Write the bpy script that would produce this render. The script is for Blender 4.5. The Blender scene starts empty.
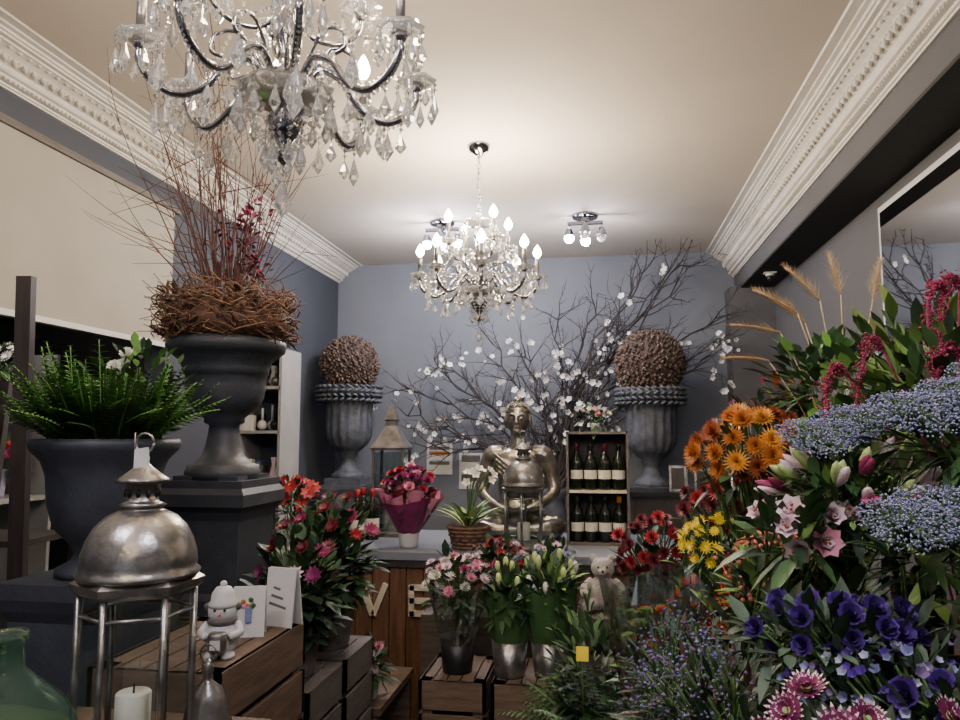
import bpy, math, random
from mathutils import Vector as V, Matrix
R=random.Random(11)
pi=math.pi
Z=V((0,0,1))
LM=1.9
# ------------------------------------------------------------------ materials
def lin(c):
    return tuple(((x/255)/12.92 if x/255<=.04045 else (((x/255)+.055)/1.055)**2.4) for x in c)
MATS={}
def mat(name,col,rough=.6,metal=0,var=.25,scale=9,bump=0,bscale=60,trans=0,emit=0,ecol=None,ior=1.45,spec=.5,stretch=None):
    m=bpy.data.materials.new(name); m.use_nodes=True
    nt=m.node_tree; b=nt.nodes['Principled BSDF']
    c=lin(col)
    b.inputs['Roughness'].default_value=rough
    b.inputs['Metallic'].default_value=metal
    b.inputs['IOR'].default_value=ior
    b.inputs['Specular IOR Level'].default_value=spec
    b.inputs['Transmission Weight'].default_value=trans
    b.inputs['Base Color'].default_value=(*c,1)
    if var>0 or bump>0:
        tc=nt.nodes.new('ShaderNodeTexCoord'); mp=nt.nodes.new('ShaderNodeMapping')
        if stretch: mp.inputs['Scale'].default_value=stretch
        nt.links.new(tc.outputs['Object'],mp.inputs['Vector'])
    if var>0:
        n=nt.nodes.new('ShaderNodeTexNoise'); n.inputs['Scale'].default_value=scale; n.inputs['Detail'].default_value=4
        r=nt.nodes.new('ShaderNodeValToRGB')
        r.color_ramp.elements[0].position=.3; r.color_ramp.elements[1].position=.7
        r.color_ramp.elements[0].color=(*[x*(1-var) for x in c],1)
        r.color_ramp.elements[1].color=(*[min(1,x*(1+var)) for x in c],1)
        nt.links.new(mp.outputs[0],n.inputs['Vector']); nt.links.new(n.outputs['Fac'],r.inputs['Fac'])
        nt.links.new(r.outputs['Color'],b.inputs['Base Color'])
    if bump>0:
        n2=nt.nodes.new('ShaderNodeTexNoise'); n2.inputs['Scale'].default_value=bscale; n2.inputs['Detail'].default_value=5
        bp=nt.nodes.new('ShaderNodeBump'); bp.inputs['Strength'].default_value=bump; bp.inputs['Distance'].default_value=.01
        nt.links.new(mp.outputs[0],n2.inputs['Vector']); nt.links.new(n2.outputs['Fac'],bp.inputs['Height'])
        nt.links.new(bp.outputs['Normal'],b.inputs['Normal'])
    if emit>0:
        b.inputs['Emission Color'].default_value=(*lin(ecol or col),1); b.inputs['Emission Strength'].default_value=emit
    MATS[name]=m
    return m
def glassy(name,col,fac=.15,rough=.02):
    m=bpy.data.materials.new(name); m.use_nodes=True; nt=m.node_tree; nt.nodes.clear()
    o=nt.nodes.new('ShaderNodeOutputMaterial'); t=nt.nodes.new('ShaderNodeBsdfTransparent'); g=nt.nodes.new('ShaderNodeBsdfGlossy')
    x=nt.nodes.new('ShaderNodeMixShader'); t.inputs[0].default_value=(*lin(col),1); g.inputs['Roughness'].default_value=rough
    x.inputs[0].default_value=fac
    nt.links.new(t.outputs[0],x.inputs[1]); nt.links.new(g.outputs[0],x.inputs[2]); nt.links.new(x.outputs[0],o.inputs[0])
    return m
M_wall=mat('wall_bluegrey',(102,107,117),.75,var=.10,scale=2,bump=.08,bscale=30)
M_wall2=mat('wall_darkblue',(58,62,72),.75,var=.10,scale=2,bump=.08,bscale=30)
M_wallr=mat('wall_right_grey',(80,80,83),.8,var=.10,scale=2,bump=.08)
M_dark=mat('recess_black',(22,22,25),.8,var=.1)
M_ceil=mat('ceiling_paint',(192,183,172),.8,var=.05,scale=1.2,bump=.05,bscale=8)
M_corn=mat('plaster_white',(196,191,184),.6,var=.06,scale=12,bump=.05)
M_beige=mat('beige_panel',(146,142,132),.7,var=.08,scale=3)
M_floor=mat('floor_boards',(70,58,48),.5,var=.3,scale=5,stretch=(1,.1,1))
M_wood=mat('wood_brown',(108,76,54),.55,var=.4,scale=7,bump=.3,bscale=40,stretch=(6,6,.6))
M_crate=mat('wood_crate',(98,80,66),.65,var=.35,scale=8,bump=.3,stretch=(1,1,8))
M_crate2=mat('wood_grey',(92,86,82),.65,var=.3,scale=8,bump=.3,stretch=(1,1,8))
M_dwood=mat('wood_dark',(48,42,40),.55,var=.3,scale=8,stretch=(8,8,1))
M_white=mat('white_paint',(194,194,193),.5,var=.04)
M_shelfw=mat('shelf_paint',(140,140,140),.5,var=.1)
M_cream=mat('cream_paint',(200,190,168),.5,var=.08)
M_black=mat('black_paint',(24,24,26),.4,var=.1)
M_urn=mat('urn_anthracite',(50,54,63),.5,var=.2,scale=14,bump=.15)
M_urn2=mat('urn_weathered',(70,74,83),.6,var=.4,scale=20,bump=.4,bscale=40)
M_silver=mat('aged_silver',(142,139,136),.3,metal=.85,var=.5,scale=22,bump=.2,bscale=50)
M_bud=mat('statue_pewter',(138,132,124),.28,metal=.85,var=.5,scale=16,bump=.15,bscale=50)
M_chrome=mat('chrome_dark',(136,136,144),.14,metal=1,var=0)
M_pewter=mat('pewter',(128,126,126),.3,metal=.75,var=.35,scale=18,bump=.15)
M_cry=mat('crystal',(255,255,255),.0,var=0,trans=.85,ior=1.6,spec=.9)
M_bulb=mat('bulb_lit',(255,240,215),.3,var=0,emit=160,ecol=(255,228,190))
M_spot=mat('spot_lit',(255,240,215),.3,var=0,emit=220,ecol=(240,235,255))
M_glass=glassy('pane_glass',(235,240,240),.10)
M_cello=glassy('cellophane',(232,240,236),.45,.10)
M_green_gl=mat('green_glass',(176,214,192),.03,var=0,trans=.95,ior=1.2)
M_mirror=mat('mirror_glass',(215,215,215),.02,metal=1,var=0)
M_candle=mat('wax',(235,230,218),.5,var=.02)
M_twig=mat('twig_redbrown',(82,54,50),.7,var=.3)
M_branch=mat('branch_dark',(46,40,42),.7,var=.3)
M_nest=mat('nest_straw',(118,90,72),.75,var=.4,scale=30)
M_nest2=mat('nest_brown',(84,58,48),.75,var=.4,scale=30)
M_moss=mat('moss_ball_brown',(90,75,68),.85,var=.45,scale=30)
M_moss2=mat('moss_ball_dark',(64,52,48),.85,var=.4,scale=30)
M_stem=mat('stem',(64,92,44),.6,var=.2)
G1=mat('leaf_dark',(36,56,38),.5,var=.3); G2=mat('leaf_mid',(56,88,48),.5,var=.3)
G3=mat('leaf_light',(112,144,74),.5,var=.2); G4=mat('leaf_grey',(76,96,82),.55,var=.25)
G5=mat('leaf_fern',(98,146,66),.5,var=.3); G6=mat('leaf_bronze',(74,54,46),.55,var=.3)
P_org=mat('petal_bronze',(180,106,34),.6,var=.25); P_org2=mat('petal_goldorange',(206,144,50),.6,var=.2)
P_rust=mat('petal_rust',(138,66,32),.6,var=.25)
P_red=mat('petal_red',(150,32,42),.55,var=.25); P_dred=mat('petal_darkred',(98,24,38),.55,var=.3)
P_mag=mat('petal_magenta',(142,48,90),.55,var=.25); P_pink=mat('petal_pink',(204,134,158),.55,var=.15)
P_lpink=mat('petal_palepink',(222,196,206),.55,var=.08); P_white=mat('petal_white',(214,212,206),.55,var=.05)
P_blos=mat('petal_blossom',(196,196,198),.55,var=.1)
P_yel=mat('petal_yellow',(228,202,44),.55,var=.15); P_orr=mat('petal_orange',(220,92,38),.55,var=.15)
P_pur=mat('petal_violet',(72,44,126),.5,var=.3); P_pur2=mat('petal_deepviolet',(50,32,96),.5,var=.3)
P_lav=mat('floret_lavender',(150,152,180),.7,var=.2,scale=60); P_lav2=mat('floret_blue',(112,118,158),.7,var=.25,scale=60)
P_stat=mat('statice',(108,90,132),.7,var=.3,scale=60)
P_wine=mat('petal_wine',(118,38,86),.55,var=.2); P_coral=mat('berry_coral',(186,112,96),.5,var=.2)
P_lime=mat('petal_lime',(176,194,126),.55,var=.1); P_amar=mat('amaranth',(130,40,70),.8,var=.35,scale=60)
P_plume=mat('plume_beige',(204,178,142),.85,var=.15,scale=40)
# ------------------------------------------------------------------ mesh builder
def basis(a):
    a=V(a).normalized(); t=V((0,0,1)) if abs(a.z)<.9 else V((1,0,0))
    u=t.cross(a).normalized(); return a,u,a.cross(u)
def cat(pts,n=6):
    pts=[V(p) for p in pts]; P=[pts[0]]+pts+[pts[-1]]; o=[]
    for i in range(1,len(P)-2):
        for k in range(n):
            t=k/n; a,b,c,d=P[i-1],P[i],P[i+1],P[i+2]
            o.append(.5*((2*b)+(c-a)*t+(2*a-5*b+4*c-d)*t*t+(3*b-a-3*c+d)*t**3))
    o.append(pts[-1]); return o
class MB:
    def __init__(s): s.v=[];s.f=[];s.m=[];s.s=[];s.mats=[]
    def add(s,vs,fs,m,sm=True):
        if m not in s.mats: s.mats.append(m)
        i=s.mats.index(m); o=len(s.v)
        s.v.extend([tuple(x) for x in vs])
        for f in fs: s.f.append(tuple(o+j for j in f)); s.m.append(i); s.s.append(sm)
    def box(s,c,d,m,rz=0,rx=0,ry=0):
        c=V(c); M=Matrix.Rotation(rz,3,'Z')@Matrix.Rotation(ry,3,'Y')@Matrix.Rotation(rx,3,'X')
        vs=[c+M@V((x*d[0]/2,y*d[1]/2,z*d[2]/2)) for z in(-1,1) for y in(-1,1) for x in(-1,1)]
        s.add(vs,[(0,2,3,1),(4,5,7,6),(0,1,5,4),(2,6,7,3),(0,4,6,2),(1,3,7,5)],m,False)
    def lathe(s,prof,m,seg=20,c=(0,0,0),fl=0,nf=0,fr=None,sm=True,ph=0,cap=True,M=None):
        vs=[];fs=[];n=len(prof)
        for i,(r,z) in enumerate(prof):
            f=fl if (fr is None or fr[0]<=z<=fr[1]) else 0
            for k in range(seg):
                a=2*pi*k/seg+ph; rr=max(r,1e-4)*(1+f*math.cos(nf*a))
                p=V((rr*math.cos(a),rr*math.sin(a),z))
                if M: p=M@p
                vs.append(p+V(c))
        for i in range(n-1):
            for k in range(seg):
                k2=(k+1)%seg; fs.append((i*seg+k,i*seg+k2,(i+1)*seg+k2,(i+1)*seg+k))
        if cap:
            fs.append(tuple(range(seg))[::-1]); fs.append(tuple((n-1)*seg+k for k in range(seg)))
        s.add(vs,fs,m,sm)
    def sq(s,prof,m,c=(0,0,0)):
        s.lathe([(r*math.sqrt(2),z) for r,z in prof],m,4,c,sm=False,ph=pi/4)
    def tube(s,pts,r,m,seg=5,sm=True):
        pts=[V(p) for p in pts]; n=len(pts); vs=[];fs=[]; u=None
        for i,p in enumerate(pts):
            t=(pts[min(i+1,n-1)]-pts[max(i-1,0)])
            if t.length<1e-7: t=V((0,0,1))
            t.normalize()
            if u is None: u=basis(t)[1]
            else:
                u=u-t*u.dot(t)
                u=u.normalized() if u.length>1e-5 else basis(t)[1]
            w=t.cross(u); rr=r[i] if isinstance(r,(list,tuple)) else r
            for k in range(seg):
                a=2*pi*k/seg; vs.append(p+(u*math.cos(a)+w*math.sin(a))*rr)
        for i in range(n-1):
            for k in range(seg):
                k2=(k+1)%seg; fs.append((i*seg+k,i*seg+k2,(i+1)*seg+k2,(i+1)*seg+k))
        fs.append(tuple(range(seg))[::-1]); fs.append(tuple((n-1)*seg+k for k in range(seg)))
        s.add(vs,fs,m,sm)
    def ball(s,c,r,m,seg=12,rings=8,M=None,sm=True):
        if not isinstance(r,(tuple,list)): r=(r,r,r)
        vs=[];fs=[];c=V(c)
        for i in range(rings+1):
            t=pi*i/rings
            for k in range(seg):
                a=2*pi*k/seg; st=max(math.sin(t),1e-3)
                p=V((r[0]*st*math.cos(a),r[1]*st*math.sin(a),-r[2]*math.cos(t)))
                if M: p=M@p
                vs.append(c+p)
        for i in range(rings):
            for k in range(seg):
                k2=(k+1)%seg; fs.append((i*seg+k,i*seg+k2,(i+1)*seg+k2,(i+1)*seg+k))
        s.add(vs,fs,m,sm)
    def oct(s,c,r,m,h=None,n=4,off=.0):
        c=V(c);h=h or r
        vs=[c+V((0,0,h)),c-V((0,0,h))]+[c+V((r*math.cos(2*pi*k/n),r*math.sin(2*pi*k/n),off*h)) for k in range(n)]
        fs=[(0,2+k,2+(k+1)%n) for k in range(n)]+[(1,2+(k+1)%n,2+k) for k in range(n)]
        s.add(vs,fs,m,False)
    def leaf(s,p,d,L,W,m,up=None,bend=(0,0,-.2),n=3,fold=.25,m2=None,wide=.5,blunt=0):
        p=V(p);d=V(d).normalized(); up=V(up) if up is not None else Z
        sd=d.cross(up)
        if sd.length<.05: sd=d.cross(V((1,0,0)))
        sd.normalize(); nr=sd.cross(d); b=V(bend); vs=[];fs=[]
        for i in range(n+1):
            t=i/n; q=p+d*L*t+b*L*t*t
            tt=t**(.75 if wide<.5 else (1 if wide==.5 else 1.5))
            w=W*(math.sin(pi*min(tt*.9+.06,1))) if not blunt else W*(.25+.75*math.sin(pi*min(.5,t*.62)))*(1 if t<.99 else .7)
            if i==n and not blunt: w=W*.03
            vs+= [q-sd*w+nr*fold*w,q,q+sd*w+nr*fold*w]
        for i in range(n):
            a=3*i; f=[(a,a+1,a+4,a+3),(a+1,a+2,a+5,a+4)]
            if m2 and i==n-1: s.add(vs,f,m2) 
            else: fs+=f
        s.add(vs,fs,m)
    # flowers -------------------------------------------------------
    def mum(s,p,a,r,m,mc=None,layers=3,n=14,tip=None,w=.15):
        a,u,v=basis(a);p=V(p)
        for L in range(layers):
            e=math.radians([8,32,56,76][L]); ln=r*(1-.17*L); k=n-2*L; o=R.random()*6
            for i in range(k):
                f=o+2*pi*i/k; d=(u*math.cos(f)+v*math.sin(f))*math.cos(e+R.uniform(-.12,.12))+a*math.sin(e)
                s.leaf(p,d,ln*R.uniform(.88,1.05),r*w,m,a,a*.18,2 if not tip else 6,.2,tip,1)
        if mc: s.ball(p+a*r*.12,(r*.24,r*.24,r*.16),mc,8,5,Matrix((u,v,a)).transposed())
    def rose(s,p,a,r,m,m2=None):
        a,u,v=basis(a);p=V(p)
        for L,(k,e,l) in enumerate([(5,22,1),(5,46,.9),(4,66,.75),(3,80,.6)]):
            e=math.radians(e);o=R.random()*6
            for i in range(k):
                f=o+2*pi*i/k; d=(u*math.cos(f)+v*math.sin(f))*math.cos(e)+a*math.sin(e)
                s.leaf(p,d,r*l,r*.5*l,(m2 if m2 and L%2 else m),a,a*.3,3,.35,blunt=1)
    def lily(s,p,a,r,m,mc=None,k=6,w=.2,e=38,bd=-.45):
        a,u,v=basis(a);p=V(p);o=R.random()*6;e=math.radians(e)
        for i in range(k):
            f=o+2*pi*i/k; d=(u*math.cos(f)+v*math.sin(f))*math.cos(e)+a*math.sin(e)
            s.leaf(p,d,r,r*w,m,a,a*bd,4,.3)
        if mc:
            for i in range(4):
                d=(a+u*R.uniform(-.3,.3)+v*R.uniform(-.3,.3)).normalized(); s.tube([p,p+d*r*.6],r*.02,m,3); s.ball(p+d*r*.62,r*.06,mc,5,3)
    def umbel(s,p,a,r,m,n=150,flat=.5,fs=.07,m2=None):
        a,u,v=basis(a);p=V(p)
        for i in range(n):
            t=math.acos(max(-1,1-(i+.5)/n*1.05)); f=i*2.39996+R.uniform(-.3,.3)
            rr=r*R.uniform(.78,1.12)*(1+.10*math.sin(3*f))
            q=p+(u*math.cos(f)*1.3+v*math.sin(f))*math.sin(t)*rr+a*math.cos(t)*rr*flat
            s.oct(q,r*fs*R.uniform(.6,1.3),m2 if m2 and R.random()<.45 else m)
            if i%9==0: s.tube([p-a*r*.7,q],.0011,M_stem,3)
        for i in range(26):
            f=R.random()*6.28; rr=R.uniform(.2,.9)*r; s.ball(p+(u*math.cos(f)+v*math.sin(f))*rr-a*r*.08,(r*.16,r*.16,r*.1),G4,5,3)
    def stem(s,a,b,r=.003,m=None,bulge=.3):
        a=V(a);b=V(b); mid=V((a.x*.6+b.x*.4,a.y*.6+b.y*.4,a.z*.35+b.z*.65))
        s.tube(cat([a,mid,b],3),r,m or M_stem,4)
    def plume(s,p0,p1,m,n=130,w=.05,sag=.1):
        p0=V(p0);p1=V(p1);d=(p1-p0)
        s.tube([p0+d*t/6-Z*sag*d.length*(t/6)**2 for t in range(7)],.004,m,4)
        for i in range(n):
            t=i/n; q=p0+d*t-Z*sag*d.length*t*t
            o=V((R.uniform(-1,1),R.uniform(-1,1),R.uniform(-.3,.6)))
            s.leaf(q,d.normalized()*1.3+o*.8,w*(1.1-t*.7)*R.uniform(.6,1.2),.0042,m,n=1,bend=(0,0,-.2))
    def foliage(s,c,sp,n,mats,L=(.05,.1),wr=.3,up=.3,droop=.3,shell=.45,seg=3):
        c=V(c)
        for i in range(n):
            d=V((R.gauss(0,1),R.gauss(0,1),R.gauss(0,1))).normalized(); k=R.uniform(shell,1)
            q=c+V((d.x*sp[0],d.y*sp[1],d.z*sp[2]))*k
            dd=(d+V((R.uniform(-.6,.6),R.uniform(-.6,.6),R.uniform(-.3,.6)+up))).normalized(); l=R.uniform(*L)
            s.leaf(q,dd,l,l*wr*.5*R.uniform(.8,1.2),R.choice(mats),bend=(0,0,-droop*R.random()),n=seg)
    def frond(s,p,d,L,m,droop=.7,w=.05,n=18):
        p=V(p);d=V(d).normalized(); pts=[p+d*L*t/n-Z*droop*L*(t/n)**2 for t in range(n+1)]
        s.tube(pts[::3]+[pts[-1]],.0018,m,3)
        for i in range(2,n+1):
            t=i/n; tg=(pts[i]-pts[i-1]).normalized(); sd=tg.cross(Z).normalized()
            l=w*math.sin(pi*(t*.85+.12))*1.1+.006
            for g in(-1,1): s.leaf(pts[i],sd*g+tg*.45,l,l*.17,m,n=2,bend=(0,0,-.2))
    def wrap(s,c,h,r0,r1,m,ruf=.12,k=7,seg=48,rings=8,crk=0):
        vs=[];fs=[];c=V(c);o=R.random()*6
        for i in range(rings+1):
            t=i/rings
            for j in range(seg):
                a=2*pi*j/seg; r=(r0+(r1-r0)*t**.8)*(1+ruf*t*math.sin(k*a+o)+.05*t*math.sin(17*a)+R.uniform(-crk,crk)*t)
                vs.append(c+V((r*math.cos(a),r*math.sin(a),h*t*(1+.12*t*math.sin(k*.5*a+o)))))
        for i in range(rings):
            for j in range(seg): j2=(j+1)%seg; fs.append((i*seg+j,i*seg+j2,(i+1)*seg+j2,(i+1)*seg+j))
        s.add(vs,fs,m,crk==0)
    def build(s,name,loc=(0,0,0),rz=0,parent=None):
        me=bpy.data.meshes.new(name); me.from_pydata(s.v,[],s.f)
        for m in s.mats: me.materials.append(m)
        me.polygons.foreach_set('material_index',s.m); me.polygons.foreach_set('use_smooth',s.s); me.update()
        o=bpy.data.objects.new(name,me); bpy.context.scene.collection.objects.link(o)
        o.location=loc; o.rotation_euler=(0,0,rz)
        if parent: o.parent=parent
        return o
def light(name,loc,e,col,rad=.05,parent=None,kind='POINT'):
    l=bpy.data.lights.new(name,kind); l.energy=e*LM; l.color=col; l.shadow_soft_size=rad
    o=bpy.data.objects.new(name,l); bpy.context.scene.collection.objects.link(o); o.location=loc
    if parent: o.parent=parent
    return o
# ------------------------------------------------------------------ room
XL,XR,XR2,YB,YF,H=-2.28,1.10,1.35,6.2,-2.2,3.1
def bx(mb,a,b,m): mb.box([(a[i]+b[i])/2 for i in range(3)],[abs(b[i]-a[i]) for i in range(3)],m)
b=MB(); bx(b,(-3.4,YF-.1,-.1),(1.5,YB+.15,0),M_floor)
for i in range(30): bx(b,(-3.2+i*.155,YF,0),(-3.195+i*.155,YB,.002),M_black)
b.build('floor')
b=MB(); bx(b,(-3.4,YF-.1,H),(1.5,YB+.15,H+.1),M_ceil); b.build('ceiling')
b=MB(); bx(b,(-2.4,YB,0),(1.5,YB+.12,H),M_wall); b.build('wall_back')
b=MB()
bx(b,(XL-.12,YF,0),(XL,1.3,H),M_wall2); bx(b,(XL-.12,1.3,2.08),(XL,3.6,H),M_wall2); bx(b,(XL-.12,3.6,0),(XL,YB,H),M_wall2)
bx(b,(-3.3,1.2,0),(-3.2,3.7,2.3),M_dark); bx(b,(-3.3,1.2,0),(XL-.12,1.3,2.3),M_dark); bx(b,(-3.3,3.6,0),(XL-.12,3.7,2.3),M_dark); bx(b,(-3.3,1.2,2.2),(XL-.12,3.7,2.3),M_dark)
b.build('wall_left')
b=MB(); bx(b,(XR2,YF,0),(XR2+.12,YB,H),M_wallr); bx(b,(1.02,5.95,0),(XR2,YB,2.76),M_wallr); b.build('wall_right')
b=MB(); bx(b,(XR,YF,2.76),(XR2,YB,H),M_wallr); bx(b,(XR+.0,YF,2.745),(XR2,YB,2.76),M_dark); b.build('trim_beam')
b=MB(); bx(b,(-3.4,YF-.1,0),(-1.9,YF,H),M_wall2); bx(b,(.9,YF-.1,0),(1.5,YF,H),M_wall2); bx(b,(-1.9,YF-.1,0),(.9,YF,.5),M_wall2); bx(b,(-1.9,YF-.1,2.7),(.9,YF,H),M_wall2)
b.build('wall_front')
b=MB()
for x in(-1.9,-.97,-.03,.9): bx(b,(x-.03,YF-.08,.5),(x+.03,YF-.02,2.7),M_dwood)
bx(b,(-1.9,YF-.08,.5),(.9,YF-.02,.56),M_dwood); bx(b,(-1.9,YF-.08,2.64),(.9,YF-.02,2.7),M_dwood); bx(b,(-1.9,YF-.055,.5),(.9,YF-.05,2.7),M_glass)
b.build('window_1')
def cornice(name,x0,sg,hh,y0=YF,y1=YB,ww=1.0):
    mb=MB(); pr=[(0,1),(.012,1),(.014,.96),(.02,.95),(.022,.9),(.04,.88),(.042,.82),(.034,.80),(.036,.74),(.05,.72),(.055,.68),(.06,.6),(.09,.42),(.12,.31),(.13,.30),(.132,.25),(.15,.24),(.152,.19),(.16,.18),(.162,.12),(.18,.1),(.18,.05),(.215,.04),(.22,0),(0,0)]
    vs=[];fs=[];n=len(pr)
    for y in(y0,y1):
        for d,t in pr: vs.append((x0+sg*d*ww,y,H-t*hh))
    for i in range(n):
        j=(i+1)%n; fs.append((i,j,n+j,n+i))
    mb.add(vs,fs,M_corn,False)
    y=y0+.03
    while y<y1:
        mb.ball((x0+sg*.042*ww,y,H-hh*.85),(.009,.009,hh*.035),M_corn,6,4)
        y+=.024
    y=y0+.05
    while y<y1:
        for k in(-1,0,1):
            mb.ball((x0+sg*(.078+.004*abs(k))*ww,y+k*.013,H-hh*(.53-.03*abs(k))),(.013,.0055,hh*.085),M_corn,6,4,Matrix.Rotation(-k*.35,3,'X'))
        mb.ball((x0+sg*.118*ww,y+.025,H-hh*.34),(.008,.010,.007),M_corn,6,4)
        y+=.05
    return mb.build(name)
cornice('trim_cornice_left',XL,1,.155); cornice('trim_cornice_right',XR,-1,.22)
b=MB(); bx(b,(XL,-1,2.08),(XL+.02,3.60,2.80),M_beige); bx(b,(XL,-1,2.06),(XL+.03,3.62,2.085),M_white)
b.build('wall_panel')
b=MB(); bx(b,(XL,YF,2.80),(XL+.035,3.64,2.83),M_crate2); bx(b,(XL,YF,2.83),(XL+.02,3.64,2.85),M_wall2); b.build('trim_picture_rail')
b=MB(); x=XR2
bx(b,(x-.02,1.2,1.5),(x,3.72,2.68),M_white)
bx(b,(x-.024,1.23,1.53),(x-.02,3.69,2.65),M_mirror); b.build('wall_mirror')
b=MB(); b.lathe([(.03,0),(.03,.012),(.022,.02)],M_white,14,(0,0,-.02)); b.ball((0,0,-.035),.024,M_black,12,8); b.box((0,-.0,0),(.08,.05,.01),M_white)
b.build('security_camera',(1.2,5.4,2.74))
# ------------------------------------------------------------------ chandeliers
def chandelier(loc,energy,lit=(0,1,2,3,4,5,6,7),rot=.2,DL=1.0,bs=1.0):
    b=MB()
    b.lathe([(.001,-.2),(.012,-.19),(.02,-.175),(.008,-.16),(.03,-.13),(.045,-.10),(.02,-.07),(.05,-.03),(.055,0),(.02,.03),(.012,.06),(.03,.1),(.035,.13),(.012,.17),(.02,.22),(.028,.25),(.01,.28),(.008,.36),(.015,.37),(.001,.38)],M_chrome,16)
    b.lathe([(.012,.3),(.07,.31),(.085,.325),(.08,.322),(.07,.305),(.012,.295)],M_cry,16,fl=.05,nf=8)
    b.lathe([(.04,-.06),(.09,-.05),(.11,-.03),(.105,-.035),(.09,-.056),(.04,-.066)],M_cry,16,fl=.05,nf=8)
    def drop(p,L=.045,r=.011):
        p=V(p); L*=DL; r*=1+.25*(DL-1)
        b.oct(p-Z*.007,.0065,M_cry,n=5); k=0
        while k<(DL-1)*3: k+=1; b.oct(p-Z*(.007+.013*k),.0065,M_cry,n=5)
        z0=.013*k
        b.tube([p,p-Z*(.02+z0)],.0008,M_chrome,3); b.oct(p-Z*(.016+z0+L*.5),r,M_cry,h=L*.5,n=6,off=-.35)
    def beads(p,q,n,sag,r=.0058):
        p=V(p);q=V(q)
        for i in range(n+1):
            t=i/n; b.oct(p+(q-p)*t-Z*sag*4*t*(1-t),r,M_cry,n=5)
    def candle(c,on=True):
        c=V(c)
        b.lathe([(.006,-.015),(.02,-.008),(.04,.0),(.05,.01),(.046,.008),(.02,0),(.012,.0)],M_cry,14,c,fl=.06,nf=7)
        b.lathe([(.008,-.02),(.016,-.01),(.013,.005),(.018,.02),(.012,.022)],M_chrome,10,c)
        b.lathe([(.0105,.02),(.0105,.095),(.007,.1)],M_pewter,10,c)
        b.lathe([(.006,.1),(.014*bs,.115),(.0165*bs,.128),(.010*bs,.150),(.001,.168)],M_bulb if on else M_cry,10,c)
        for k in range(8):
            a=k*2*pi/8; drop(c+V((math.cos(a)*.046,math.sin(a)*.046,.004)),R.choice([.035,.05]),.011)
    ends=[]
    for k in range(8):
        a=2*pi*k/8+rot; ca,sa=math.cos(a),math.sin(a)
        pr=cat([(.045,0,0),(.08,0,.035),(.13,0,.01),(.17,0,-.045),(.225,0,-.07),(.275,0,-.045),(.3,0,-.005),(.3,0,.02)],5)
        pts=[V((q.x*ca,q.x*sa,q.z)) for q in pr]; b.tube(pts,.0085,M_chrome,8)
        for i,q in enumerate(pts[2:-2]):
            b.oct(q-Z*.013,.0055,M_cry,n=5); b.oct(q+Z*.013,.0045,M_cry,n=5)
        sc=cat([(.06,0,.03),(.1,0,.09),(.15,0,.08),(.16,0,.04),(.135,0,.03)],4); b.tube([V((q.x*ca,q.x*sa,q.z)) for q in sc],.0045,M_chrome,6)
        e=V((.3*ca,.3*sa,.035)); ends.append(e); candle(e,k in lit)
        for rr,zz in((.1,.0),(.17,-.055),(.225,-.08),(.265,-.06)): drop((rr*ca,rr*sa,zz),R.choice([.04,.06]),.014)
    for k in range(8):
        p=ends[k];q=ends[(k+1)%8]; beads(p,q,19,.045); m=(p+q)/2-Z*.05; drop(m,.06,.016)
        a=2*pi*k/8+rot; top=V((.08*math.cos(a),.08*math.sin(a),.32)); beads(top,ends[k]-Z*.02,26,.05)
        drop(top,.04,.012)
    for k in range(4):
        a=2*pi*k/4+.6; ca,sa=math.cos(a),math.sin(a)
        pr=cat([(.02,0,.15),(.06,0,.11),(.12,0,.11),(.165,0,.15),(.17,0,.19)],5)
        b.tube([V((q.x*ca,q.x*sa,q.z)) for q in pr],.006,M_chrome,8); candle((.17*ca,.17*sa,.2),True)
        drop((.1*ca,.1*sa,.1),.05,.012)
    for k in range(14):
        a=2*pi*k/14; drop((.105*math.cos(a),.105*math.sin(a),-.03),.05,.013)
        beads((.105*math.cos(a),.105*math.sin(a),-.04),(.02*math.cos(a),.02*math.sin(a),-.17),9,.02,.0055)
    for k in range(7):
        a=2*pi*k/7; drop((.04*math.cos(a),.04*math.sin(a),-.12),.05,.013)
    drop((0,0,-.2),.07,.02)
    top=H-loc[2]
    z=.38; i=0
    while z<top-.05:
        pts=[]
        for k in range(9):
            a=2*pi*k/8; q=V((.009*math.cos(a),0,.018*math.sin(a)+z+.015)); 
            if i%2: q=V((0,q.x,q.z))
            pts.append(q)
        b.tube(pts,.0022,M_chrome,4); z+=.028; i+=1
    b.lathe([(.01,top-.06),(.02,top-.05),(.05,top-.03),(.06,top-.005),(.06,top)],M_chrome,18)
    o=b.build('chandelier',loc)
    for k in range(4):
        a=2*pi*k/4+.6
        light('bulb_light',(.17*math.cos(a),.17*math.sin(a),.40),energy/8,(1,.83,.62),.03,o)
    for k in lit[::2]:
        light('bulb_light',(ends[k].x*1.05,ends[k].y*1.05,ends[k].z+.2),energy/8,(1,.83,.62),.03,o)
    return o
chandelier((-.685,1.5,2.395),19,(0,1,2,4,6,7),.5,1.3,1.1)
chandelier((-.6,3.67,2.37),54,DL=1.1,bs=1.35)
chandelier((-.4,-.7,2.37),9)  # unseen extra chandelier behind the camera, added as fill light
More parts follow.
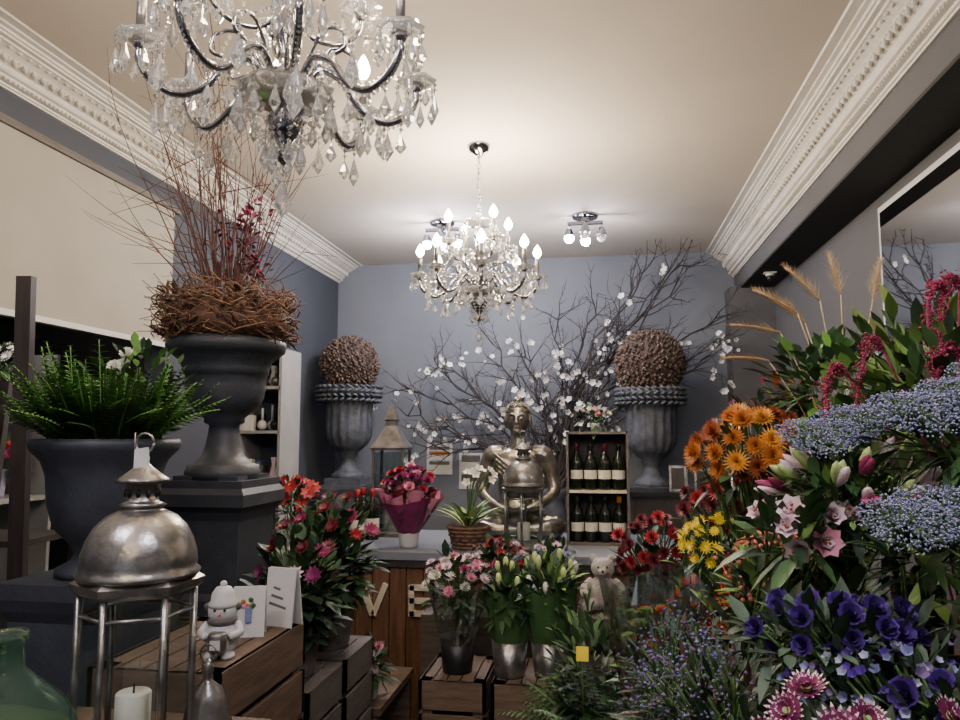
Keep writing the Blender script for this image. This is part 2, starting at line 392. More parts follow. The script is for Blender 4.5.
def spotlamp(loc,e,lits):
    b=MB(); b.lathe([(.085,-.02),(.09,-.012),(.09,0)],M_chrome,20); b.box((0,0,-.035),(.05,.05,.03),M_chrome)
    b.box((0,0,-.055),(.24,.03,.02),M_chrome); b.box((0,0,-.055),(.03,.2,.02),M_chrome)
    for k,(x,y) in enumerate([(-.11,0),(.11,0),(0,-.09),(0,.09)]):
        b.tube([(x,y,-.055),(x,y,-.09)],.006,M_chrome,6)
        b.lathe([(.018,.03),(.03,0),(.036,-.02),(.038,-.024),(.033,-.02)],M_chrome,14,(x,y,-.12),cap=False)
        b.ball((x,y,-.158),.034,M_spot if k in lits else M_cry,10,6)
    o=b.build('ceiling_spotlight',loc); light('spot_light',(0,0,-.26),e,(.92,.93,1),.08,o); return o
spotlamp((-1.08,5.0,H),24,(0,2,1,3)); spotlamp((-.08,5.0,H),7,(0,3))
spotlamp((-1.2,.2,H),7,(0,1,2,3)); spotlamp((.35,.3,H),13,(0,1,2,3))  # two out-of-view fixtures added overhead to brighten the foreground plants
# ------------------------------------------------------------------ urns
def urn_prof(H_,Rr):
    p=[(.52,0),(.52,.05),(.42,.08),(.30,.12),(.22,.18),(.22,.22),(.3,.25),(.3,.28),(.45,.32),(.62,.38),(.72,.46),(.74,.56),(.72,.7),(.76,.82),(.86,.89),(1.0,.93),(1.02,.97),(1.0,1),(.85,1),(.8,.95)]
    return [(r*Rr,z*H_) for r,z in p]
def ball_urn(loc,hz,br,name='urn_with_moss_ball'):
    b=MB(); h=.72;r=.245
    b.sq([(.17,0),(.17,.06),(.15,.08),(.15,hz-.1),(.165,hz-.07),(.175,hz-.03),(.175,hz)],M_urn2)
    b.sq([(.14,hz),(.14,hz+.05)],M_urn2)
    b.lathe(urn_prof(h,r),M_urn2,64,(0,0,hz+.04),fl=.04,nf=16,fr=(.24,.62))
    c=V((0,0,hz+h+br*.72+.04))
    for j in range(4):
        for i in range(30):
            a=i*2*pi/30; b.ball((math.cos(a)*(r*.98),math.sin(a)*(r*.98),hz+h-.07+j*.035),(.03,.03,.012),M_urn2,6,4,Matrix.Rotation(a,3,'Z')@Matrix.Rotation(.5*(-1)**j,3,'X'))
    b.ball(c,br*.93,M_moss2,20,14)
    n=1000
    for i in range(n):
        zz=1-2*(i+.5)/n; rr=math.sqrt(1-zz*zz); f=i*2.39996+R.uniform(-.08,.08); d=V((rr*math.cos(f),rr*math.sin(f),zz))
        a,u,v=basis(d); s_=R.uniform(.7,1.3)
        b.ball(c+d*br*R.uniform(.91,.99),(.015*s_,.010*s_,.016),M_moss if R.random()<.6 else M_moss2,5,3,Matrix((u,v,a)).transposed()@Matrix.Rotation(R.random()*3,3,'Z'))
    return b.build(name,loc)
ball_urn((-1.96,5.62,0),1.22,.235); ball_urn((.37,5.62,0),1.18,.26)
b=MB()
b.sq([(.15,0),(.15,.05),(.135,.07),(.135,.31),(.145,.34),(.165,.36),(.165,.40),(.15,.42),(.15,.445)],M_urn)
p=[(.13,0),(.13,.03),(.125,.035),(.125,.05),(.10,.055),(.075,.08),(.062,.12),(.055,.16),(.052,.19),(.07,.20),(.07,.215),(.09,.235),(.12,.26),(.135,.29),(.14,.33),(.14,.37),(.15,.375),(.15,.39),(.16,.42),(.19,.445),(.205,.455),(.21,.47),(.21,.49),(.19,.5),(.17,.48)]
b.lathe([(r,z*1.0+.445) for r,z in p],M_urn,40)
b.sq([(.12,.445),(.12,.46)],M_urn)
b.lathe([(.17,.92),(.1,.93),(.001,.93)],M_nest2,16)
b.lathe([(.12,.93),(.2,.95),(.225,1.0),(.2,1.06),(.12,1.07),(.10,1.0)],M_nest2,20)
for i in range(1150):
    a=R.random()*2*pi; rr=R.uniform(.13,.24); z=.945+R.uniform(0,.19)*(.35+.65*math.sin(pi*min(1,max(0,(rr-.10)/.16)))); ln=R.uniform(.15,.6)
    pts=[]; dr=R.uniform(-.05,.05); dz=R.uniform(-.07,.07); cv=R.uniform(-.03,.04)
    for k in range(5):
        t=k/4-.5; q=a+t*ln; r2=rr+dr*t+cv*(.25-t*t)*4; pts.append((r2*math.cos(q),r2*math.sin(q),z+dz*t+cv*(.25-t*t)*2))
    b.tube(pts,R.uniform(.0012,.0030),R.choice([M_nest,M_nest,M_nest2]),3)
for i in range(260):
    a=R.random()*2*pi; p0=V((.21*math.cos(a),.21*math.sin(a),1.02+R.uniform(-.07,.08))); d=V((math.cos(a+R.uniform(-.9,.9)),math.sin(a+R.uniform(-.9,.9)),R.uniform(-.4,.7)))
    if i%2: b.tube([p0,p0+d*.04,p0+d*.07+V((0,0,R.uniform(-.02,.02)))],.0015,R.choice([M_nest,M_nest2]),3)
    if i%2==0: b.leaf(p0,d,.045,.012,R.choice([M_nest,G6,M_nest2]),n=2,bend=(R.uniform(-.5,.5),R.uniform(-.5,.5),R.uniform(-.5,.5)))
def grow(b,p,d,L,r,depth,m,jit=.16,seg=6,kids=3,up=.03,tips=None):
    pts=[V(p)];d=V(d).normalized();q=V(p)
    for i in range(seg):
        d=(d+V((R.gauss(0,jit),R.gauss(0,jit),R.gauss(0,jit)+up))).normalized(); q=q+d*L/seg; pts.append(q.copy())
        if depth>0 and i>0 and R.random()<kids/seg*1.4:
            sd=(d+V((R.gauss(0,.7),R.gauss(0,.5),R.gauss(0,.7)))).normalized(); grow(b,q,sd,L*R.uniform(.3,.5),r*.55,depth-1,m,jit,4,kids,up,tips)
    b.tube(pts,[r*(1-.75*i/seg) for i in range(seg+1)],m,4 if r<.006 else 6)
    if tips is not None: tips.append((pts[-1],d)); tips.append((pts[seg//2],d))
for i in range(40):
    a=R.random()*2*pi; t=R.uniform(.05,.40)
    grow(b,(.05*math.cos(a),.05*math.sin(a),.98),(math.cos(a)*t-.08,math.sin(a)*t*.6,1),R.uniform(.55,1.0),.004,1,M_twig,.05,8,3)
for dx,L in((-1.0,.7),(-.75,.75),(.75,.5),(.9,.45)): grow(b,(0,0,1.0),(dx,-.1,.75),L,.003,1,M_twig,.06,8,3)
for i in range(24):
    q=V((R.uniform(-.02,.16),R.uniform(-.08,.08),R.uniform(1.2,1.45)))
    b.stem((0,0,1),q,.002,M_twig); b.foliage(q,(.03,.03,.05),9,[P_wine,P_dred,P_amar],(.02,.035),.6)
b.foliage((0,0,1.1),(.1,.1,.12),60,[M_twig,G6],(.04,.09),.25)
b.build('urn_with_twig_nest',(-1.34,2.5,1.0))
def crate(name,a,c,m,slats=4,gap=.02,lab=None,solid=True):
    b=MB(); w,d,h=c[0]-a[0],c[1]-a[1],c[2]-a[2]; t=.014
    ox,oy=(a[0]+c[0])/2,(a[1]+c[1])/2
    sh=(h-gap*(slats-1))/slats
    for i in range(slats):
        z=i*(sh+gap)+sh/2
        b.box((0,-d/2+t/2,z),(w,t,sh),m); b.box((0,d/2-t/2,z),(w,t,sh),m); b.box((-w/2+t/2,0,z),(t,d,sh),m); b.box((w/2-t/2,0,z),(t,d,sh),m)
    for x in(-1,1):
        for y in(-1,1): b.box((x*(w/2-t-.02),y*(d/2-t-.02),h/2),(.04,.04,h),m)
    b.box((0,0,.01),(w-.03,d-.03,.02),m)
    if solid:
        n=5
        for i in range(n): b.box((-w/2+w*(i+.5)/n,0,h-.006),(w/n-.006,d-.002,.012),m)
        b.box((0,0,h/2),(w-.1,d-.1,h-.04),M_black)
    if lab:
        b.box((0,-d/2-.002,h*.55),(w*.45,.003,h*.12),lab); b.box((0,-d/2-.002,h*.3),(w*.3,.003,h*.08),lab)
    return b.build(name,(ox,oy,a[2]))
crate('wooden_crate',(-1.53,2.30,0),(-1.185,2.70,.5),M_crate); crate('wooden_crate',(-1.53,2.30,.5),(-1.185,2.70,1.0),M_crate)
crate('wooden_crate',(-1.19,1.62,0),(-.86,2.12,.53),M_crate); crate('wooden_crate',(-1.19,1.62,.53),(-.86,2.12,1.06),M_crate)
crate('wooden_crate',(-1.17,2.28,0),(-.90,2.95,.42),M_crate2,3); 
crate('wooden_crate',(-1.17,2.28,.42),(-.91,2.6,.80),M_crate2,3); crate('wooden_crate',(-1.17,2.63,.42),(-.91,2.95,.80),M_crate2,3)
crate('wooden_crate',(-.73,2.98,0),(-.46,3.35,.63),M_crate,5,lab=M_cream); crate('wooden_crate',(-.44,2.98,0),(-.15,3.35,.63),M_crate,2,.02)
b=MB(); b.box((0,0,.98),(1.1,.56,.04),M_crate)
for x in(-.5,.5):
    for y in(-.24,.24): b.box((x,y,.48),(.05,.05,.96),M_crate)
b.build('display_table',(-1.25,1.27,0))
# fern urn
b=MB()
b.sq([(.17,0),(.17,.06),(.15,.08),(.15,1.12),(.165,1.15),(.175,1.18),(.175,1.22)],M_urn)
p=[(.12,0),(.12,.02),(.08,.04),(.07,.06),(.09,.09),(.13,.13),(.15,.2),(.155,.27),(.17,.31),(.2,.34),(.205,.355),(.2,.37),(.18,.37),(.16,.34)]
b.lathe([(r*.95,z+1.22) for r,z in p],M_urn,36)
b.lathe([(.16,1.56),(.001,1.57)],M_nest2,16)
for i in range(190):
    a=R.random()*2*pi; e=R.uniform(.55,1.5); L=R.uniform(.14,.30); r0=R.uniform(.04,.14)
    b.frond((r0*math.cos(a),r0*math.sin(a),1.58),(math.cos(a)*math.cos(e),math.sin(a)*math.cos(e),math.sin(e)),L,R.choice([G5,G5,G2]),R.uniform(.0,.35),.045,16)
for i in range(4):
    q=V((R.uniform(.03,.13),R.uniform(-.12,.0),1.57+R.uniform(.2,.28))); b.stem((0,0,1.57),q); b.rose(q,(.2,-.7,.6),.02,P_white)
b.foliage((.06,.03,1.73),(.16,.12,.14),170,[G1,G2,G5],(.03,.06),.45)
b.build('urn_with_fern',(-1.37,1.9,0))
# ------------------------------------------------------------------ lanterns
def dome_lantern(loc,w,h,name='candle_lantern',metal=M_silver,n=6,bf=.55):
    b=MB(); r=w/2; bh=h*bf; ph=pi/n
    b.lathe([(r*1.08,0),(r*1.08,.015),(r*1.0,.03),(r*.98,.04)],metal,n,sm=False,ph=ph)
    b.lathe([(r*.98,bh),(r*1.1,bh+.008),(r*1.12,bh+.02),(r*1.0,bh+.028)],metal,n,sm=False,ph=ph)
    for k in range(n):
        a=2*pi*k/n+ph; b.tube([(r*.95*math.cos(a),r*.95*math.sin(a),.03),(r*.95*math.cos(a),r*.95*math.sin(a),bh)],w*.03,metal,6)
        a2=a+2*pi/n; p=V((r*.93*math.cos(a),r*.93*math.sin(a),0));q=V((r*.93*math.cos(a2),r*.93*math.sin(a2),0))
        b.add([p+Z*.035,q+Z*.035,q+Z*bh,p+Z*bh],[(0,1,2,3)],M_glass,False)
        for zz in(.06,bh-.035): b.tube([p+Z*zz,q+Z*zz],w*.02,metal,5)
    t=h-bh-.028; z0=bh+.028
    prof=[(1.02,0),(1.05,.03),(.98,.05),(.99,.1),(.97,.18),(.9,.28),(.78,.38),(.6,.46),(.42,.5),(.36,.51),(.36,.53),(.42,.545),(.3,.57),(.27,.58),(.27,.70),(.32,.71),(.46,.725),(.44,.75),(.28,.80),(.14,.85),(.08,.88),(.1,.92),(.02,.95)]
    b.lathe([(rr*r,z0+zz*t*.97) for rr,zz in prof],metal,32)
    for k in range(10):
        a=2*pi*k/10; b.ball((.27*r*math.cos(a),.27*r*math.sin(a),z0+.62*t),(.025*w,.025*w,.035*t),M_black,6,4)
    zc=h-.01; b.tube([(.018*math.cos(q),0,zc+.010+.018*math.sin(q)) for q in [2*pi*k/16 for k in range(17)]],.0025,metal,5)
    b.lathe([(r*.3,.03),(r*.3,bh*.45),(r*.27,bh*.46),(.004,bh*.45)],M_candle,18); b.tube([(0,0,bh*.45),(0,.001,bh*.5)],.002,M_black,4)
    return b,b.build(name,loc)
b0,lan=dome_lantern((-.825,1.25,1.0),.2,.585)
t=MB(); t.add([(0,0,0),(.03,-.003,.004),(.034,-.005,-.03),(.002,-.004,-.034)],[(0,1,2,3)],M_white,False); t.tube([(.0,0,0),(-.0,0,.03)],.001,M_white,3)
t.build('price_tag',(.0,-.03,.575),0,lan)
dome_lantern((-.42,4.08,.985),.23,.62,'candle_lantern',M_pewter,bf=.5)
def house_lantern(loc,w,h,metal,name='candle_lantern'):
    b=MB(); bh=h*.66; r=w/2
    b.sq([(r,0),(r,.02),(r*.95,.03)],metal); b.sq([(r*1.05,bh),(r*1.1,bh+.015),(r*.8,bh+.06),(r*.5,bh+.12),(r*.32,bh+.15),(r*.32,bh+.18),(r*.42,bh+.19),(r*.1,h)],metal)
    for x in(-1,1):
        for y in(-1,1): b.box((x*r*.92,y*r*.92,bh/2),(w*.08,w*.08,bh),metal)
        b.box((x*r*.92,0,bh/2),(.003,w*.85,bh*.95),M_glass); b.box((0,x*r*.92,bh/2),(w*.85,.003,bh*.95),M_glass)
        b.box((0,x*r*.92,bh*.5),(w*.85,.008,.008),metal)
    b.lathe([(r*.4,.02),(r*.4,bh*.6),(.003,bh*.6)],M_candle,16)
    b.tube([(.03*math.cos(2*pi*k/12),0,h+.02+.03*math.sin(2*pi*k/12)) for k in range(13)],.003,metal,4)
    return b.build(name,loc)
house_lantern((-1.3,4.55,.98),.2,.80,M_pewter)
b=MB(); b.lathe([(.05,0),(.08,.01),(.104,.04),(.113,.085),(.104,.13),(.08,.165),(.045,.195),(.026,.215),(.022,.255),(.028,.26),(.028,.275),(.024,.275),(.019,.25),(.022,.213),(.042,.192),(.077,.162),(.101,.128),(.110,.085),(.101,.042),(.078,.013)],M_green_gl,32)
b.build('glass_demijohn',(-.975,1.13,1.0))
b=MB(); b.lathe([(.05,0),(.055,.01),(.045,.03),(.038,.06),(.03,.085),(.012,.1),(.008,.11),(.012,.12),(.012,.135),(.001,.145)],M_pewter,20)
b.tube([(.018*math.cos(2*pi*k/12),0,.155+.018*math.sin(2*pi*k/12)) for k in range(13)],.002,M_pewter,4)
b.build('metal_bell',(-.80,1.46,1.0))
# snowman figurine
b=MB()
b.ball((0,0,.045),(.043,.04,.045),M_white,16,12); b.ball((0,0,.108),(.036,.034,.034),M_white,16,12)
b.lathe([(.034,.118),(.036,.126),(.03,.132),(.028,.15),(.018,.165),(.001,.17)],M_white,16); b.ball((0.0,0,.172),.009,M_white,8,6)
b.lathe([(.03,.076),(.036,.082),(.036,.09),(.03,.094)],M_crate2,16)
for x in(-1,1):
    b.tube(cat([(x*.034,0,.078),(x*.046,-.015,.06),(x*.028,-.042,.055)],4),.010,M_white,8); b.ball((x*.012,-.033,.115),.0035,M_black,6,4); b.ball((x*.02,-.02,.006),(.018,.026,.01),M_white,8,6)
    b.ball((x*.036,0,.118),.010,M_crate2,8,6)
b.lathe([(.004,0),(.001,.02)],P_orr,6,(0,-.03,.105),M=Matrix.Rotation(pi/2,3,'X'))
b.lathe([(.02,0),(.022,.003),(.022,.04),(.018,.045)],M_silver,16,(0,-.045,.022)); b.box((0,-.068,.042),(.024,.002,.022),M_white)
b.build('snowman_figurine',(-.93,1.76,1.06),.25)
def card(loc,w,h,rz,m2,art=0):
    b=MB(); b.box((0,0,h/2),(w,.003,h),M_white,rx=-.12); b.box((0,.03,h/2),(w,.003,h),M_white,rx=.14)
    if art:
        b.box((0,-.006,h*.45),(w*.2,.002,h*.3),P_lav2,rx=-.12)
        for k in range(7): b.ball((R.uniform(-.2,.2)*w,-.004+h*.02,h*R.uniform(.6,.82)),(.007,.002,.007),R.choice([P_red,P_org,P_pink,G2]),6,4)
    else:
        for k in range(3): b.box((0,-.004+k*.003,h*(.35+k*.14)),(w*(.7-.1*k),.002,.007),m2,rx=-.12,ry=.2)
    b.build('greeting_card',loc,rz)
card((-.945,1.93,1.06),.085,.13,.3,P_red,1); card((-.91,2.05,1.06),.10,.16,-.25,M_crate2)
b=MB()
for x in(-.17,.17):
    b.box((x,0,1.06),(.05,.03,2.12),M_dwood,rx=.05); b.box((x,.30,.9),(.04,.03,1.82),M_dwood,rx=-.11)
for z,d in((.35,.5),(.8,.4),(1.25,.3),(1.7,.2)):
    b.box((0,.13,z),(.38,d,.02),M_dwood)
b.build('ladder_shelf',(-2.03,2.15,0),.15)
# ------------------------------------------------------------------ generic bunches
def heads(c,s,n,md,front=True):
    o=[];tr=0
    while len(o)<n and tr<3000:
        tr+=1; d=V((R.gauss(0,1),R.gauss(0,1),R.gauss(0,1))).normalized()
        if front and (-d.y*.7+d.z*.7-d.x*.25)<-.25: continue
        k=R.uniform(.75,1.0); q=V((c[0]+d.x*s[0]*k,c[1]+d.y*s[1]*k,c[2]+d.z*s[2]*k))
        if all((q-x).length>md for x in o): o.append(q)
    return o
M_bucket=mat('bucket_black',(30,31,34),.45,var=.1); M_bucket2=mat('bucket_grey',(110,114,118),.5,metal=.4,var=.2)
def bunch(name,base,c,s,n,md,fn,fol=(60,[G1,G2],(.05,.09),.35),bucket=M_bucket,bh=.3,br=.09,extra=None,fc=None,fsp=None,face=(-.35,-.75,.45),hl=None):
    base=V(base); b=MB(); c=V(c)-base
    if bucket: b.lathe([(br*.78,0),(br*.8,.01),(br*.98,bh-.01),(br*1.05,bh),(br*.93,bh),(br*.9,bh-.03),(.001,bh-.04)],bucket,20)
    for q in ([V(x)-base for x in hl] if hl else heads(c,s,n,md)):
        out=(q-c); out=out.normalized() if out.length>1e-4 else V((0,0,0)); a=(out*.8+V(face)+V((R.uniform(-.3,.3),R.uniform(-.3,.3),R.uniform(-.2,.3)))).normalized()
        b.stem((R.uniform(-.04,.04),R.uniform(-.04,.04),bh*.7),q-a*.01,.0028); fn(b,q,a)
    if fol: b.foliage(fc-base if fc else c-V((0,0,s[2]*.35)),fsp or (s[0]*1.0,s[1]*1.0,s[2]*1.1),fol[0],fol[1],fol[2],fol[3])
    mid=V((c.x*.5,c.y*.5,(bh+c.z)/2)); b.foliage(mid,(max(s[0]*.8,.08),max(s[1]*.8,.08),max((c.z-bh)/2,.08)),int((fol[0] if fol else 40)*.7),(fol[1] if fol else [G1]),(.06,.12),.3,shell=.2)
    if extra: extra(b)
    return b.build(name,base)
b=MB()
bx(b,(.08,1.02,.50),(.62,3.55,.53),M_crate); bx(b,(.62,1.02,.76),(1.33,3.55,.79),M_crate); bx(b,(.60,1.02,.0),(.62,3.55,.76),M_crate); bx(b,(.08,1.04,0),(.10,3.53,.5),M_crate)
for y in(1.04,2.2,3.5): bx(b,(.08,y,0),(.62,y+.03,.5),M_crate); bx(b,(.62,y,0),(1.33,y+.03,.76),M_crate)
b.build('flower_display_stand')
T1,T2=.53,.79
mumf=lambda cols,r,mc=None,**k:(lambda b,q,a:b.mum(q,a,r*R.uniform(.85,1.12),R.choice(cols),mc,**k))
bunch('bronze_chrysanthemums_in_bucket',(.5,2.62,T1),(.47,2.5,1.56),(.18,.12,.12),34,.048,mumf([P_org,P_org2,P_org,P_rust,P_rust],.044,None,layers=4,n=20,w=.11),(60,[G2,G1],(.05,.09),.4))
bunch('dark_red_chrysanthemums_in_bucket',(.5,2.9,T1),(.48,2.72,1.36),(.2,.14,.12),26,.05,mumf([P_dred,P_red,P_dred],.038,None,layers=3,w=.15))
bunch('yellow_daisies_in_bucket',(.3,2.93,T1),(.375,2.62,1.25),(.12,.1,.09),24,.034,mumf([P_yel],.024,P_yel,layers=2,n=12,w=.2),(70,[G3,G2],(.05,.09),.25))
bunch('red_carnations_in_bucket',(.22,3.3,T1),(.2,3.25,1.13),(.15,.12,.14),30,.042,mumf([P_red,P_dred,P_dred],.034,None,layers=4,w=.2),(60,[G1],(.05,.08),.4))
bunch('orange_gerberas_in_bucket',(.31,2.42,T1),(.285,2.15,1.14),(.12,.08,.06),11,.05,mumf([P_orr,P_red,P_orr],.038,G6,layers=3,n=20,w=.11),(70,[G1,G2],(.06,.1),.35),hl=[(.2,2.12,1.15),(.26,2.08,1.12),(.32,2.1,1.17),(.24,2.18,1.18),(.35,2.12,1.12),(.29,2.02,1.1),(.18,2.2,1.09),(.38,2.18,1.19)])
bunch('rust_alstroemeria_in_bucket',(.5,2.32,T1),(.47,2.15,1.24),(.15,.12,.11),22,.045,lambda b,q,a:b.lily(q,a,.036,R.choice([P_rust,P_dred,P_orr,P_dred]),None,w=.28),(120,[G2,G3,G1],(.05,.1),.25))
def pam(b):
    for (x,y,z,dx,dz) in((-.22,-.1,1.14,-.16,.05),(-.17,-.12,1.20,-.14,.1),(-.10,-.12,1.24,-.11,.13),(-.03,-.1,1.26,-.04,.15),(-.26,-.1,1.05,-.15,.03),(.1,0,1.26,.02,.14),(-.13,-.05,1.18,-.15,.13)):
        p0=V((x,y,z)); b.stem((0,0,.3),p0,.002,P_plume); b.plume(p0,p0+V((dx,-.03,dz)),P_plume,300,.065,.15)
bunch('pampas_and_greenery_in_bucket',(.80,2.6,T2),(.76,2.55,1.80),(.23,.2,.15),0,.1,None,(420,[G2,G5,G1,G2],(.04,.085),.5),extra=pam)
bunch('bronze_foliage_in_bucket',(.80,2.95,T2),(.68,2.85,1.64),(.22,.16,.2),14,.06,mumf([P_wine,P_dred,P_rust],.02,None,layers=2),(260,[G6,G1,G6,P_rust],(.05,.1),.3))
def am(b):
    for (x,y,z,L) in((-.02,-.05,1.13,.28),(.05,-.12,1.10,.24),(-.13,.05,1.02,.22),(-.2,.1,.96,.2),(.12,-.1,1.15,.25),(-.05,-.15,.98,.2),(.02,-.02,1.15,.2)):
        p0=V((x,y,z)); b.stem((0,0,.3),p0,.003,P_amar); cv=[p0,p0+V((-.03,-.02,.02)),p0+V((-.06,-.04,-.06)),p0+V((-.07+R.uniform(-.03,.03),-.05,-L))]
        b.tube(cat(cv,4),.004,P_amar,4)
        for q in cat(cv,30):
            for k in range(4): b.oct(q+V((R.gauss(0,.007),R.gauss(0,.007),R.gauss(0,.005))),R.uniform(.002,.0045),P_amar)
bunch('amaranthus_in_bucket',(.80,1.85,T2),(.78,1.8,1.70),(.18,.16,.2),0,.1,None,(170,[G3,G2,G1],(.06,.12),.35),extra=am)
def lil(b,q,a):
    b.leaf(q,a,.10,.014,P_lime,n=4,bend=(0,0,.15),fold=.6); b.leaf(q,-a.cross(Z)*.2+a,.10,.014,G3,n=4,bend=(0,0,-.05),fold=-.6)
bunch('green_lilies_in_bucket',(.80,2.15,T2),(.8,2.0,1.76),(.17,.14,.17),10,.05,lil,(190,[G3,G2,G3,G1],(.06,.12),.28))
def um(b,q,a): b.umbel(q,(V((-.25,-.7,.9))+V((R.uniform(-.2,.2),R.uniform(-.2,.2),0))).normalized(),R.uniform(.056,.066),P_lav2,900,.45,.036,P_lav)
bunch('blue_trachelium_in_bucket',(.52,1.68,T1),(.47,1.60,1.54),(.08,.07,.04),2,.09,um,(70,[G1,G2],(.05,.09),.3),hl=[(.425,1.55,1.595),(.50,1.58,1.62)])
bunch('blue_trachelium_in_bucket',(.80,1.48,T2),(.66,1.5,1.60),(.12,.08,.05),3,.085,um,(110,[G1,G2],(.05,.09),.3),hl=[(.575,1.46,1.64),(.655,1.47,1.67),(.74,1.52,1.71)])
bunch('blue_trachelium_in_bucket',(.78,1.2,T2),(.55,1.40,1.41),(.08,.05,.04),1,.08,um,(60,[G1,G2],(.04,.08),.3),hl=[(.50,1.33,1.455),(.56,1.36,1.47)])
def pl(b,q,a): b.lily(q,a,R.uniform(.04,.052),R.choice([P_pink,P_lpink,P_lpink]),P_rust,k=7,w=.3,e=52,bd=-.2); b.lily(q,a,.034,P_lpink,None,k=6,w=.34,e=66,bd=-.1)
bunch('pink_lilies_in_bucket',(.30,1.70,T1),(.385,1.58,1.415),(.09,.07,.045),9,.04,pl,(60,[G2,G1],(.06,.11),.3))
def bud(b,q,a):
    for k in range(3):
        d=(a+V((R.uniform(-.4,.4),R.uniform(-.4,.4),R.uniform(-.2,.5)))).normalized()
        b.lathe([(.003,0),(.008,.02),(.0115,.038),(.008,.062),(.001,.076)],R.choice([P_lime,P_lpink,P_lime,P_mag,P_lpink]),7,q,M=Matrix(basis(d)[1:]+(basis(d)[0],)).transposed())
bunch('lily_buds_in_bucket',(.52,1.98,T1),(.5,1.60,1.49),(.13,.1,.055),14,.045,bud,(170,[G2,G3,G1],(.05,.10),.25))
bunch('coral_hypericum_in_bucket',(.30,2.05,T1),(.41,1.85,1.27),(.13,.12,.1),20,.04,lambda b,q,a:[b.ball(q+V((R.gauss(0,.012),R.gauss(0,.012),R.gauss(0,.012))),.006,P_coral,6,4) for _ in range(5)],(190,[G2,G1,G1,G3],(.05,.09),.35))
def lis(b,q,a): b.rose(q,a,R.uniform(.018,.026),P_pur,P_pur2)
bunch('purple_lisianthus_in_bucket',(.52,1.42,T1),(.39,1.40,1.265),(.16,.09,.05),22,.036,lis,(190,[G4,G1,G4],(.04,.08),.35))
def frs(b,q,a):
    for k in range(3):
        p=q+V((R.gauss(0,.012),R.gauss(0,.012),R.gauss(0,.01))); b.lily(p,a,R.uniform(.010,.016),R.choice([P_lav,P_pur,P_lav2,P_stat]),None,k=5,w=.4,e=50,bd=0)
bunch('purple_freesias_in_bucket',(.54,1.15,T1),(.46,1.3,1.20),(.16,.1,.06),44,.025,frs,(170,[G4,G1,G2],(.03,.07),.3))
bunch('purple_lisianthus_in_bucket',(.73,1.12,T2),(.50,1.22,1.2),(.09,.05,.04),9,.04,lis,(60,[G4,G1],(.03,.06),.35),bh=.2,br=.07)
bunch('purple_daisies_in_bucket',(.31,1.13,T1),(.32,1.16,1.15),(.1,.06,.06),8,.06,mumf([P_wine],.034,P_lime,layers=3,n=19,tip=P_lpink,w=.10),(120,[G1,G4],(.04,.07),.35),hl=[(.255,1.15,1.21),(.315,1.12,1.195),(.295,1.2,1.225),(.36,1.15,1.205),(.22,1.12,1.185),(.275,1.08,1.18),(.47,1.16,1.21),(.41,1.1,1.19)],face=(-.25,-.9,.45))
def st(b,q,a):
    for k in range(15): 
        p=q+V((R.gauss(0,.02),R.gauss(0,.02),R.gauss(0,.018))); b.oct(p,R.uniform(.002,.005),R.choice([P_stat,P_stat,P_lav2,G4]))
        if k%3==0: b.tube([q-V((0,0,.05)),p],.0008,M_stem,3)
bunch('lavender_statice_in_bucket',(.27,1.42,T1),(.2,1.5,1.11),(.14,.14,.1),40,.03,st,(240,[G4,G1,G6,G1],(.04,.08),.2))
bunch('purple_statice_in_bucket',(.2,1.72,T1),(.17,1.8,1.08),(.12,.14,.11),30,.035,st,(200,[G4,G1,G6],(.04,.08),.2))
bunch('mixed_foliage_in_bucket',(1.12,2.2,T2),(1.0,2.1,1.68),(.17,.2,.22),10,.07,mumf([P_mag,P_wine],.03,None),(300,[G2,G1,G3],(.06,.11),.4))
bunch('mixed_foliage_in_bucket',(1.08,1.6,T2),(.93,1.6,1.52),(.18,.18,.18),8,.07,mumf([P_mag,P_wine],.03,None),(260,[G2,G1],(.06,.11),.4))
bunch('mixed_foliage_in_bucket',(1.1,2.9,T2),(1.0,2.8,1.6),(.2,.2,.22),0,.07,None,(220,[G2,G1],(.06,.11),.4))
b=MB(); b.lathe([(.05,0),(.06,.25),(.05,.26)],M_bucket,16); b.wrap((0,0,.2),.44,.04,.12,M_cello,.2,5,crk=.05); b.wrap((.01,-.01,.22),.46,.04,.11,M_cello,.25,4,crk=.06)
for q in heads(V((0,0,.56)),(.08,.08,.07),16,.04): b.stem((0,0,.2),q); b.rose(q,(q-V((0,0,.3))).normalized(),.024,R.choice([P_lime,G3,P_lime,P_orr]))
b.foliage((0,0,.48),(.08,.08,.1),60,[G2,G3],(.04,.07),.4); b.build('cellophane_wrapped_bouquet',(.125,1.98,T1))
# ------------------------------------------------------------------ counter
b=MB(); x0,x1=-1.5,.55
bx(b,(x0,3.95,0),(x1,4.8,.93),M_wood)
n=22
for i in range(n):
    w=(x1-x0)/n; bx(b,(x0+i*w+.004,3.93,.08),(x0+(i+1)*w-.004,3.955,.90),M_wood)
bx(b,(x0-.02,3.91,.90),(x1+.02,4.83,.94),M_dwood); bx(b,(x0-.03,3.90,.94),(x1+.03,4.84,.98),mat('counter_top',(120,124,136),.35,var=.1)); bx(b,(x0,3.92,0),(x1,3.95,.09),M_dwood)
b.build('shop_counter')
b=MB(); b.box((-.035,0,.08),(.03,.025,.175),M_cream,ry=-.38); b.box((.035,0,.08),(.03,.025,.175),M_cream,ry=.38); b.build('letter_v',(-1.21,3.915,.65))
b=MB(); b.box((-.045,0,.08),(.03,.025,.16),M_cream)
for z in(.013,.08,.147): b.box((.0,0,z),(.11,.025,.028),M_cream)
b.build('letter_e',(-.955,3.915,.65))
